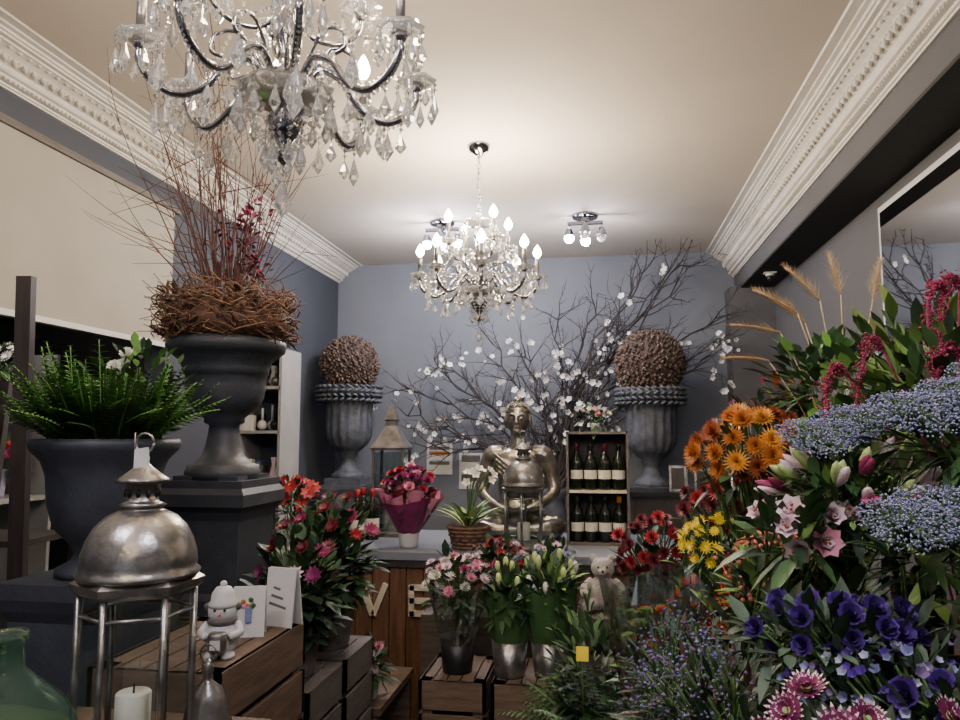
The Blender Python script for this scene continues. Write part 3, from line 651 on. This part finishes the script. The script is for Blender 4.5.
# buddha
b=MB(); S=M_bud
for x in(-1,1):
    b.tube(cat([(x*.07,.0,.08),(x*.16,-.05,.09),(x*.235,-.10,.075),(x*.16,-.19,.065),(x*-.02,-.2,.06)],5),[.075+.0*i for i in range(5)]+[.072,.07,.068,.064,.06]+[.055]*5+[.05,.045,.04,.036,.032,.03],S,12)
    b.tube(cat([(x*.09,0,.50),(x*.165,0,.49),(x*.205,.0,.36),(x*.215,-.03,.27),(x*.12,-.13,.2),(x*.03,-.17,.17)],4),[.05,.052,.055,.056,.055,.052,.05,.047,.045,.043,.042,.041,.038,.036,.034,.032,.03,.028,.026,.024,.022],S,12)
    b.ball((x*.076,.005,.70),(.012,.02,.046),S,8,8); b.ball((x*.03,-.080,.718),(.015,.007,.006),S,8,6); b.tube(cat([(x*.052,-.07,.735),(x*.03,-.088,.742),(x*.01,-.09,.732)],3),.005,S,6)
    for k in range(4): b.tube(cat([(x*.04,-.165,.172),(x*.01,-.19-.006*k,.172+.006*k),(-x*.03,-.19-.008*k,.17+.01*k)],3),.0085,S,6)
b.ball((0,0,.14),(.15,.12,.12),S,16,12); b.ball((0,0,.30),(.125,.09,.16),S,16,12); b.ball((0,0,.43),(.155,.095,.12),S,16,12)
for k in range(4): b.tube(cat([(-.13,-.07,.50-.03*k),(-.03,-.105,.42-.03*k),(.08,-.11,.33-.03*k),(.12,-.09,.24-.03*k)],4),.008,S,6)
b.tube([(0,0,.5),(0,-.005,.6),(0,-.01,.66)],[.06,.045,.045],S,12)
b.ball((0,-.012,.712),(.068,.078,.092),S,18,14); b.ball((0,0,.755),(.070,.078,.058),S,16,10); b.ball((0,.0,.825),(.034,.036,.03),S,12,8)
b.lathe([(.007,0),(.013,-.035),(.016,-.042),(.001,-.046)],S,8,(0,-.09,.73)); b.ball((0,-.088,.664),(.022,.01,.006),S,8,6); b.ball((0,-.07,.64),(.028,.022,.018),S,8,6)
bud_=b.build('buddha_statue',(-.50,4.55,.985))
m=bud_.modifiers.new('r','REMESH'); m.mode='VOXEL'; m.voxel_size=.006; m.use_smooth_shade=True
m=bud_.modifiers.new('s','SMOOTH'); m.factor=.4; m.iterations=1
h=MB()
for i in range(170):
    t=math.acos(1-i/170*1.0); f=i*2.4; d=V((math.sin(t)*math.cos(f),math.sin(t)*math.sin(f)*1.0,math.cos(t)))
    if d.y<-.55 and d.z<.5: continue
    h.ball(V((0,0,.755))+V((d.x*.072,d.y*.08,d.z*.066)),.008,M_bud,6,4)
h.build('hair_curls',(0,0,0),0,bud_)
h=MB(); h.lathe([(.26,0),(.27,.015),(.25,.035)],M_pewter,28); 
for o in[h.build('lotus_base',(0,-.05,-.005+.0),0,bud_)]: o.scale=(1.0,.8,.8)
# wine rack
b=MB(); w,d,hh=.34,.2,.64
for x in(-w/2,w/2): b.box((x,0,hh/2),(.014,d,hh),M_crate2)
b.box((0,d/2,hh/2),(w,.01,hh),M_dwood)
for z in(.007,.30,hh-.007): b.box((0,0,z),(w,d,.014),M_cream if z==.30 else M_crate2)
M_bot=mat('bottle_dark',(20,26,20),.1,var=0); M_lab=mat('wine_label',(205,200,188),.6,var=.1)
def bottle(b,c,s=1,m=None,cap=P_dred):
    b.lathe([(.036*s,0),(.037*s,.005*s),(.037*s,.15*s),(.03*s,.18*s),(.014*s,.2*s),(.013*s,.25*s)],m or M_bot,14,c)
    b.lathe([(.0145*s,.22*s),(.0145*s,.256*s),(.013*s,.26*s)],cap,12,c); b.lathe([(.0375*s,.06*s),(.0375*s,.11*s)],M_lab,14,c,cap=False)
for z in(.014,.31):
    for i in range(4): bottle(b,(-w/2+.05+i*.08,-.03,z),1,None,R.choice([P_dred,M_black,P_org]))
b.build('wine_rack',(-.02,4.4,.98))
bunch('posy_of_flowers',(-.02,4.42,1.62),(-.02,4.4,1.73),(.09,.06,.04),14,.03,mumf([P_white,P_lav,P_lav2,P_pink],.02,P_yel,layers=2,n=10,w=.2),(50,[G4,G2],(.03,.06),.4),bucket=M_white,bh=.05,br=.04)
for i,(x,y) in enumerate(((-1.42,4.25),(-1.36,4.35),(-1.45,4.45))):
    b=MB(); bottle(b,(0,0,0),1.15,None,P_red); b.build('wine_bottle',(x,y,.98))
b=MB(); b.lathe([(.045,0),(.055,.02),(.06,.1),(.055,.12)],M_white,18); b.wrap((0,0,.06),.24,.045,.14,P_dred,.14,6); b.wrap((0,0,.08),.22,.045,.155,P_pink,.22,7)
b.wrap((0,0,.07),.20,.045,.165,P_wine,.2,5)
b.wrap((0,0,.05),.1,.055,.05,P_dred,.1,5)
for q in heads(V((0,0,.32)),(.14,.14,.12),48,.036): b.stem((0,0,.1),q); (b.rose if R.random()<.5 else b.mum)(q,(q-V((0,0,.15))+V((0,-.1,0))).normalized(),.032,R.choice([P_mag,P_red,P_dred,P_wine,P_pink]))
b.foliage((0,0,.29),(.15,.15,.12),110,[G1,G4,P_dred],(.04,.08),.4); b.build('wrapped_rose_bouquet',(-1.06,4.07,.98))
b=MB()
b.lathe([(.08,0),(.1,.05),(.115,.12),(.11,.13),(.1,.12),(.001,.11)],M_nest2,20)
for j in range(6):
    b.tube([((.082+.006*j)*math.cos(2*pi*k/24)*(1+.03*(-1)**(k+j)),(.082+.006*j)*math.sin(2*pi*k/24)*(1+.03*(-1)**(k+j)),.012+j*.021) for k in range(25)],.009,M_nest,5)
for i in range(46):
    a=R.random()*2*pi; e=R.uniform(.7,1.4); b.leaf((.03*math.cos(a),.03*math.sin(a),.12),(math.cos(a)*math.cos(e),math.sin(a)*math.cos(e),math.sin(e)),R.uniform(.15,.26),.011,R.choice([G3,G2,P_lime]),bend=(math.cos(a)*.3,math.sin(a)*.3,-.35),n=5)
for q in heads(V((.06,0,.38)),(.1,.08,.06),9,.045): b.stem((0,0,.1),q); b.lily(q,(q-V((0,.1,.3))).normalized(),.036,P_white,P_yel,k=5,w=.33,bd=-.15)
b.build('planter_with_white_flowers',(-.73,4.1,.98))
# blossom branches in floor vase
b=MB(); tips=[]
b.lathe([(.12,0),(.14,.02),(.17,.25),(.18,.5),(.14,.85),(.09,1.05),(.08,1.12),(.11,1.2),(.1,1.2),(.07,1.1)],M_urn2,28)
for (tx,tz) in ((1.0,2.92),(1.25,2.5),(.62,2.7),(.33,2.62),(-.45,2.3),(-1.2,1.98),(-.95,2.2),(1.1,2.15),(0.05,2.55),(.85,2.3),(-1.15,1.75),(.95,2.75),(-.2,2.2),(.5,2.4),(1.3,2.3),(.75,2.9),(-.6,1.9),(-.8,2.05),(.3,2.1),(.7,2.0),(-.9,1.65),(.45,2.25),(-.05,1.9),(.9,2.85),(-1.0,1.5)):
    p0=V((0,0,1.1)); tg=V((tx,R.uniform(-.15,.2),tz)); mid=V((tx*.35,tg.y*.5,1.1+(tz-1.1)*.55+R.uniform(-.1,.1))); pts=cat([p0,mid,tg],6)
    pts=[p+V((R.gauss(0,.022),R.gauss(0,.015),R.gauss(0,.022))) if 0<i<len(pts)-1 else p for i,p in enumerate(pts)]
    b.tube(pts,[.014-.0008*i for i in range(len(pts))],M_branch,5)
    for i in range(3,len(pts)):
        for k in range(2):
            d=(pts[i]-pts[i-1]).normalized()+V((R.gauss(0,.6),R.gauss(0,.2),R.gauss(0,.55)))
            grow(b,pts[i],d,R.uniform(.15,.36),.005,1,M_branch,.16,5,3,.02,tips)
R.shuffle(tips); nb=0
for q,d in tips:
    if q.z>2.35 and R.random()<.9: continue
    if nb>190: break
    if q.y>.35: continue
    nb+=1
    for k in range(R.choice([1,2,3])):
        p=q+V((R.gauss(0,.018),R.gauss(0,.018)-.01,R.gauss(0,.018))); a=V((R.uniform(-.9,.9),-1,R.uniform(-.5,.9))); b.lily(p,a,R.uniform(.018,.036),P_blos,None,k=5,w=.42,e=30,bd=0)
    if R.random()<.5: b.foliage(q,(.03,.03,.03),3,[G4],(.03,.05),.3)
b.build('blossom_branches_in_vase',(-.36,5.72,0))
def poster(loc,w,h,cols):
    b=MB(); b.box((0,0,0),(w,.012,h),M_white); 
    for i,c in enumerate(cols): b.box((0,-.008,h*.35-i*h*.8/len(cols)),(w*.8,.003,h*.55/len(cols)),c)
    b.build('framed_notice',loc)
poster((-1.35,YB-.008,1.40),.22,.26,[M_crate2,P_org,M_lab,M_crate2,M_cream]); poster((.62,YB-.008,1.25),.13,.16,[M_dwood]); poster((-1.08,YB-.008,1.3),.2,.3,[M_crate2,M_lab,M_crate2])
def pframe(loc,w,h):
    b=MB(); b.box((0,0,h/2),(w,.015,h),M_silver,rx=-.1); b.box((0,-.01,h/2),(w*.75,.003,h*.8),M_dwood,rx=-.1); b.box((0,.04,h*.3),(.02,.08,.01),M_black,rx=.7); b.build('photo_frame',loc)
b=MB(); bx(b,(.2,5.0,0),(1.0,5.38,1.2),M_dwood); bx(b,(.18,4.98,1.2),(1.02,5.40,1.23),M_black); b.build('side_cabinet')
pframe((.5,5.1,1.23),.11,.17); pframe((.66,5.12,1.23),.1,.15)
def candelabrum(loc,s=1):
    b=MB(); b.lathe([(.04,0),(.045,.01),(.01,.03),(.008,.2),(.03,.23),(.001,.24)],M_silver,12)
    for k in range(5):
        a=k*2*pi/5; b.tube(cat([(0,0,.15),(.05*math.cos(a),.05*math.sin(a),.15),(.08*math.cos(a),.08*math.sin(a),.22)],4),.005,M_silver,5); b.lathe([(.012,0),(.018,.02),(.012,.1)],M_silver,8,(.08*math.cos(a),.08*math.sin(a),.22))
    b.lathe([(.02,.2),(.03,.24),(.02,.34),(.001,.38)],M_silver,10)
    o=b.build('candelabrum',loc); o.scale=(s,s,s)
candelabrum((.86,5.15,1.23),1.5)
b=MB(); w,d,hh=.27,.3,2.15
b.box((w/2,0,hh/2),(.018,d,hh),M_shelfw); b.box((-w/2,0,hh/2),(.018,d,hh),M_shelfw); b.box((0,d/2,hh/2),(w,.01,hh),M_wall2)
for z in(.05,.5,1.0,1.28,1.62,1.9,hh-.01): b.box((0,0,z),(w,d,.02),M_shelfw)
for z in(1.01,1.29,1.63,1.91):
    for i in range(6):
        x=-.1+(i%3)*.085+.02*(i//3); y=-.07+.1*(i//3); k=R.choice('bvj'); c=R.choice([P_lav2,M_white,P_lpink,M_silver,P_dred,G4,M_crate2,M_black]); sc=R.uniform(.8,1.7)
        if k=='b': b.box((x,y,z+.05*sc),(.055,.06,.1*sc),c)
        elif k=='v': b.lathe([(.02,0),(.03,.03*sc),(.012,.08*sc),(.02,.11*sc)],c,12,(x,y,z))
        else: b.ball((x,y,z+.035),.032,c,10,8); b.tube([(x,y,z+.06),(x,y,z+.1*sc)],.008,c,6)
b.build('white_shelf_unit',(-2.125,4.55,0))
def poin(b,q,a):
    c=R.choice([P_red,P_dred,P_dred,P_lpink,P_wine,P_mag,P_dred]); b.mum(q,a,R.uniform(.026,.04),c,None,layers=2,n=11,w=.24)
bunch('red_flowering_plant_in_pot',(-1.04,2.44,.80),(-1.02,2.43,1.14),(.14,.13,.16),13,.06,poin,(300,[G1,G1,G2],(.05,.09),.5),bucket=M_crate2,bh=.15,br=.1)
bunch('red_flowering_plant_in_pot',(-1.04,2.79,.80),(-1.04,2.8,1.2),(.18,.15,.18),20,.055,poin,(300,[G1,G1,G2],(.05,.09),.5),bucket=M_crate2,bh=.15,br=.1)
bunch('poinsettia_in_pot',(-1.75,4.1,.9),(-1.75,4.1,1.25),(.14,.12,.1),14,.06,lambda b,q,a:b.lily(q,a,.05,P_red,P_yel,k=8,w=.25,e=15,bd=0),(90,[G1,G2],(.06,.11),.4),bucket=M_white,bh=.15,br=.09)
b=MB(); bx(b,(-2.2,3.8,0),(-1.6,4.35,.87),M_crate2); bx(b,(-2.22,3.78,.87),(-1.58,4.37,.9),M_dwood); b.build('wooden_cabinet')
bunch('pink_cyclamen_in_pot',(-2.0,3.93,.9),(-2.0,3.93,1.15),(.12,.1,.1),14,.04,mumf([P_white,P_pink],.025,None),(90,[G1,G2],(.05,.08),.5),bucket=M_silver,bh=.12,br=.08)
b=MB(); b.box((0,0,.48),(.24,.55,.03),M_crate); 
for y in(-.25,.25): b.box((0,y,.235),(.22,.03,.46),M_crate)
b.build('wooden_bench',(-1.02,3.3,0))
bunch('pink_cyclamen_in_pot',(-1.0,3.15,.495),(-1.0,3.13,.66),(.09,.09,.07),12,.035,mumf([P_pink,P_lpink],.025,None),(60,[G1,G2],(.04,.07),.5),bucket=M_white,bh=.09,br=.06)
def wrapped(name,loc,wm,cols,n=24,hr=.028,pot=M_black,R1=.13,ph=.14,H1=.32,fl=[G1,G2],kind='mum'):
    b=MB(); b.lathe([(.06,0),(.062,.01),(.075,ph),(.07,ph)],pot,18)
    if wm: b.wrap((0,0,ph*.6),H1-ph*.6,.06,R1*.9,wm,.14,6,crk=.05 if wm==M_cello else 0)
    for q in heads(V((0,0,H1+.02)),(R1,R1,.09),n,hr*1.5):
        b.stem((0,0,ph),q); a=(q-V((0,.05,H1-.15))).normalized(); c=R.choice(cols)
        if kind=='mum': b.mum(q,a,hr,c,P_yel if R.random()<.4 else None,layers=3,n=12,w=.2)
        elif kind=='rose': b.rose(q,a,hr,c)
        else: b.lathe([(.003,0),(.011,.02),(.012,.035),(.006,.05)],c,8,q)
    b.foliage((0,0,H1-.02),(R1*.95,R1*.95,.12),110,fl,(.05,.1),.35); return b.build(name,loc)
wrapped('pink_chrysanthemum_bouquet',(-.60,3.12,.63),M_cello,[P_pink,P_white,P_lpink,P_mag,P_white],34,.028,H1=.36,R1=.14)
wrapped('green_leaf_plant',(-.38,3.1,.63),G2,[P_lime],6,.02,pot=M_silver,R1=.1,H1=.32,fl=[G1,G2,G2],kind='bud')
wrapped('white_tulip_plant',(-.22,3.12,.63),G2,[P_white,P_lime],13,.02,pot=M_silver,R1=.12,H1=.36,fl=[G2,G4,G1,G3],kind='bud')
b=MB(); bx(b,(-.12,3.42,0),(.08,3.85,.79),M_crate2); bx(b,(-.85,3.5,0),(-.14,3.85,.76),M_crate2); b.build('display_plinth')
wrapped('red_and_pink_posy',(-.5,3.66,.76),P_dred,[P_dred,P_mag,P_red,P_lpink],30,.028,R1=.14,H1=.22,ph=.1)
wrapped('red_and_pink_posy',(-.24,3.66,.76),P_dred,[P_dred,P_mag,P_lpink,P_lav],26,.026,R1=.12,H1=.22,ph=.1)
b=MB(); b.lathe([(.1,0),(.12,.02),(.14,.25),(.13,.25),(.001,.24)],M_bucket2,20)
for i in range(110):
    a=R.random()*6.28; e=R.uniform(.5,1.4); b.frond((.04*math.cos(a),.04*math.sin(a),.25),(math.cos(a)*math.cos(e),math.sin(a)*math.cos(e),math.sin(e)),R.uniform(.25,.42),R.choice([G1,G2,G1]),R.uniform(.2,.5),.05,14)
b.foliage((0,0,.50),(.18,.18,.22),300,[G1,G2],(.05,.1),.3); b.box((-.05,-.2,.62),(.04,.003,.045),P_yel,rx=-.2); b.tube([(-.05,-.17,.3),(-.05,-.198,.60)],.002,M_stem,4)
b.build('potted_green_shrub',(-.02,2.72,.27))
crate('wooden_crate',(-.14,2.55,0),(.07,2.88,.27),M_crate,3)
M_fur=mat('white_fur',(180,175,171),.95,var=.12,bump=.8,bscale=160)
b=MB(); b.ball((0,0,.08),(.065,.055,.08),M_fur,14,10); b.ball((0,-.01,.19),(.055,.05,.05),M_fur,14,10); b.ball((0,-.055,.18),(.024,.02,.018),M_fur,10,8)
for x in(-1,1):
    b.ball((x*.042,0,.235),(.02,.012,.02),M_fur,8,6); b.tube(cat([(x*.05,0,.13),(x*.085,-.03,.1),(x*.08,-.07,.07)],4),.022,M_fur,8); b.tube(cat([(x*.04,-.02,.03),(x*.065,-.07,.03),(x*.07,-.11,.035)],4),.027,M_fur,8)
o=b.build('teddy_bear',(.0,3.58,.795))
m=o.modifiers.new('r','REMESH'); m.mode='VOXEL'; m.voxel_size=.006; m.use_smooth_shade=True
h=MB()
for x in(-1,1): h.ball((x*.02,-.055,.2),.005,M_black,6,5)
h.ball((0,-.075,.185),.007,M_black,6,5); h.build('face',(0,0,0),0,o)
b=MB()
for z in(.4,.85,1.3,1.75): b.box((0,0,z),(.36,1.5,.02),M_shelfw)
for y in(-.75,0,.75): b.box((0,y,1.0),(.36,.02,2.0),M_shelfw)
b.build('shelving_unit',(-2.85,2.55,0))
for (y,z,cols) in((2.2,1.31,[P_white,P_pink]),(2.75,1.31,[P_lpink,P_white]),(3.1,1.31,[P_mag,P_red]),(2.4,.86,[P_red,P_white]),(2.9,.86,[P_white,P_lav]),(3.05,1.76,[P_white]),(2.6,1.76,[P_pink])):
    bunch('flowers_in_vase',(-2.8,y,z),(-2.78,y,z+.2),(.1,.1,.07),12,.04,mumf(cols,.03,None,layers=2),(40,[G1,G2],(.05,.08),.4),bucket=R.choice([M_white,M_silver,P_lav]),bh=.13,br=.045)
light('alcove_light',(-2.6,2.9,2.15),2,(1,.9,.78),.05)
# ------------------------------------------------------------------ world + camera
w=bpy.data.worlds.new('w'); bpy.context.scene.world=w; w.use_nodes=True
w.node_tree.nodes['Background'].inputs[0].default_value=(.74,.79,.88,1); w.node_tree.nodes['Background'].inputs[1].default_value=.8
cd=bpy.data.cameras.new('camera'); cam=bpy.data.objects.new('camera',cd); bpy.context.scene.collection.objects.link(cam)
cam.location=(0,0,1.6); cam.rotation_euler=(math.radians(95.8),0,math.radians(9.2)); cd.lens=27.75; cd.sensor_width=36; cd.clip_start=.05
bpy.context.scene.camera=cam
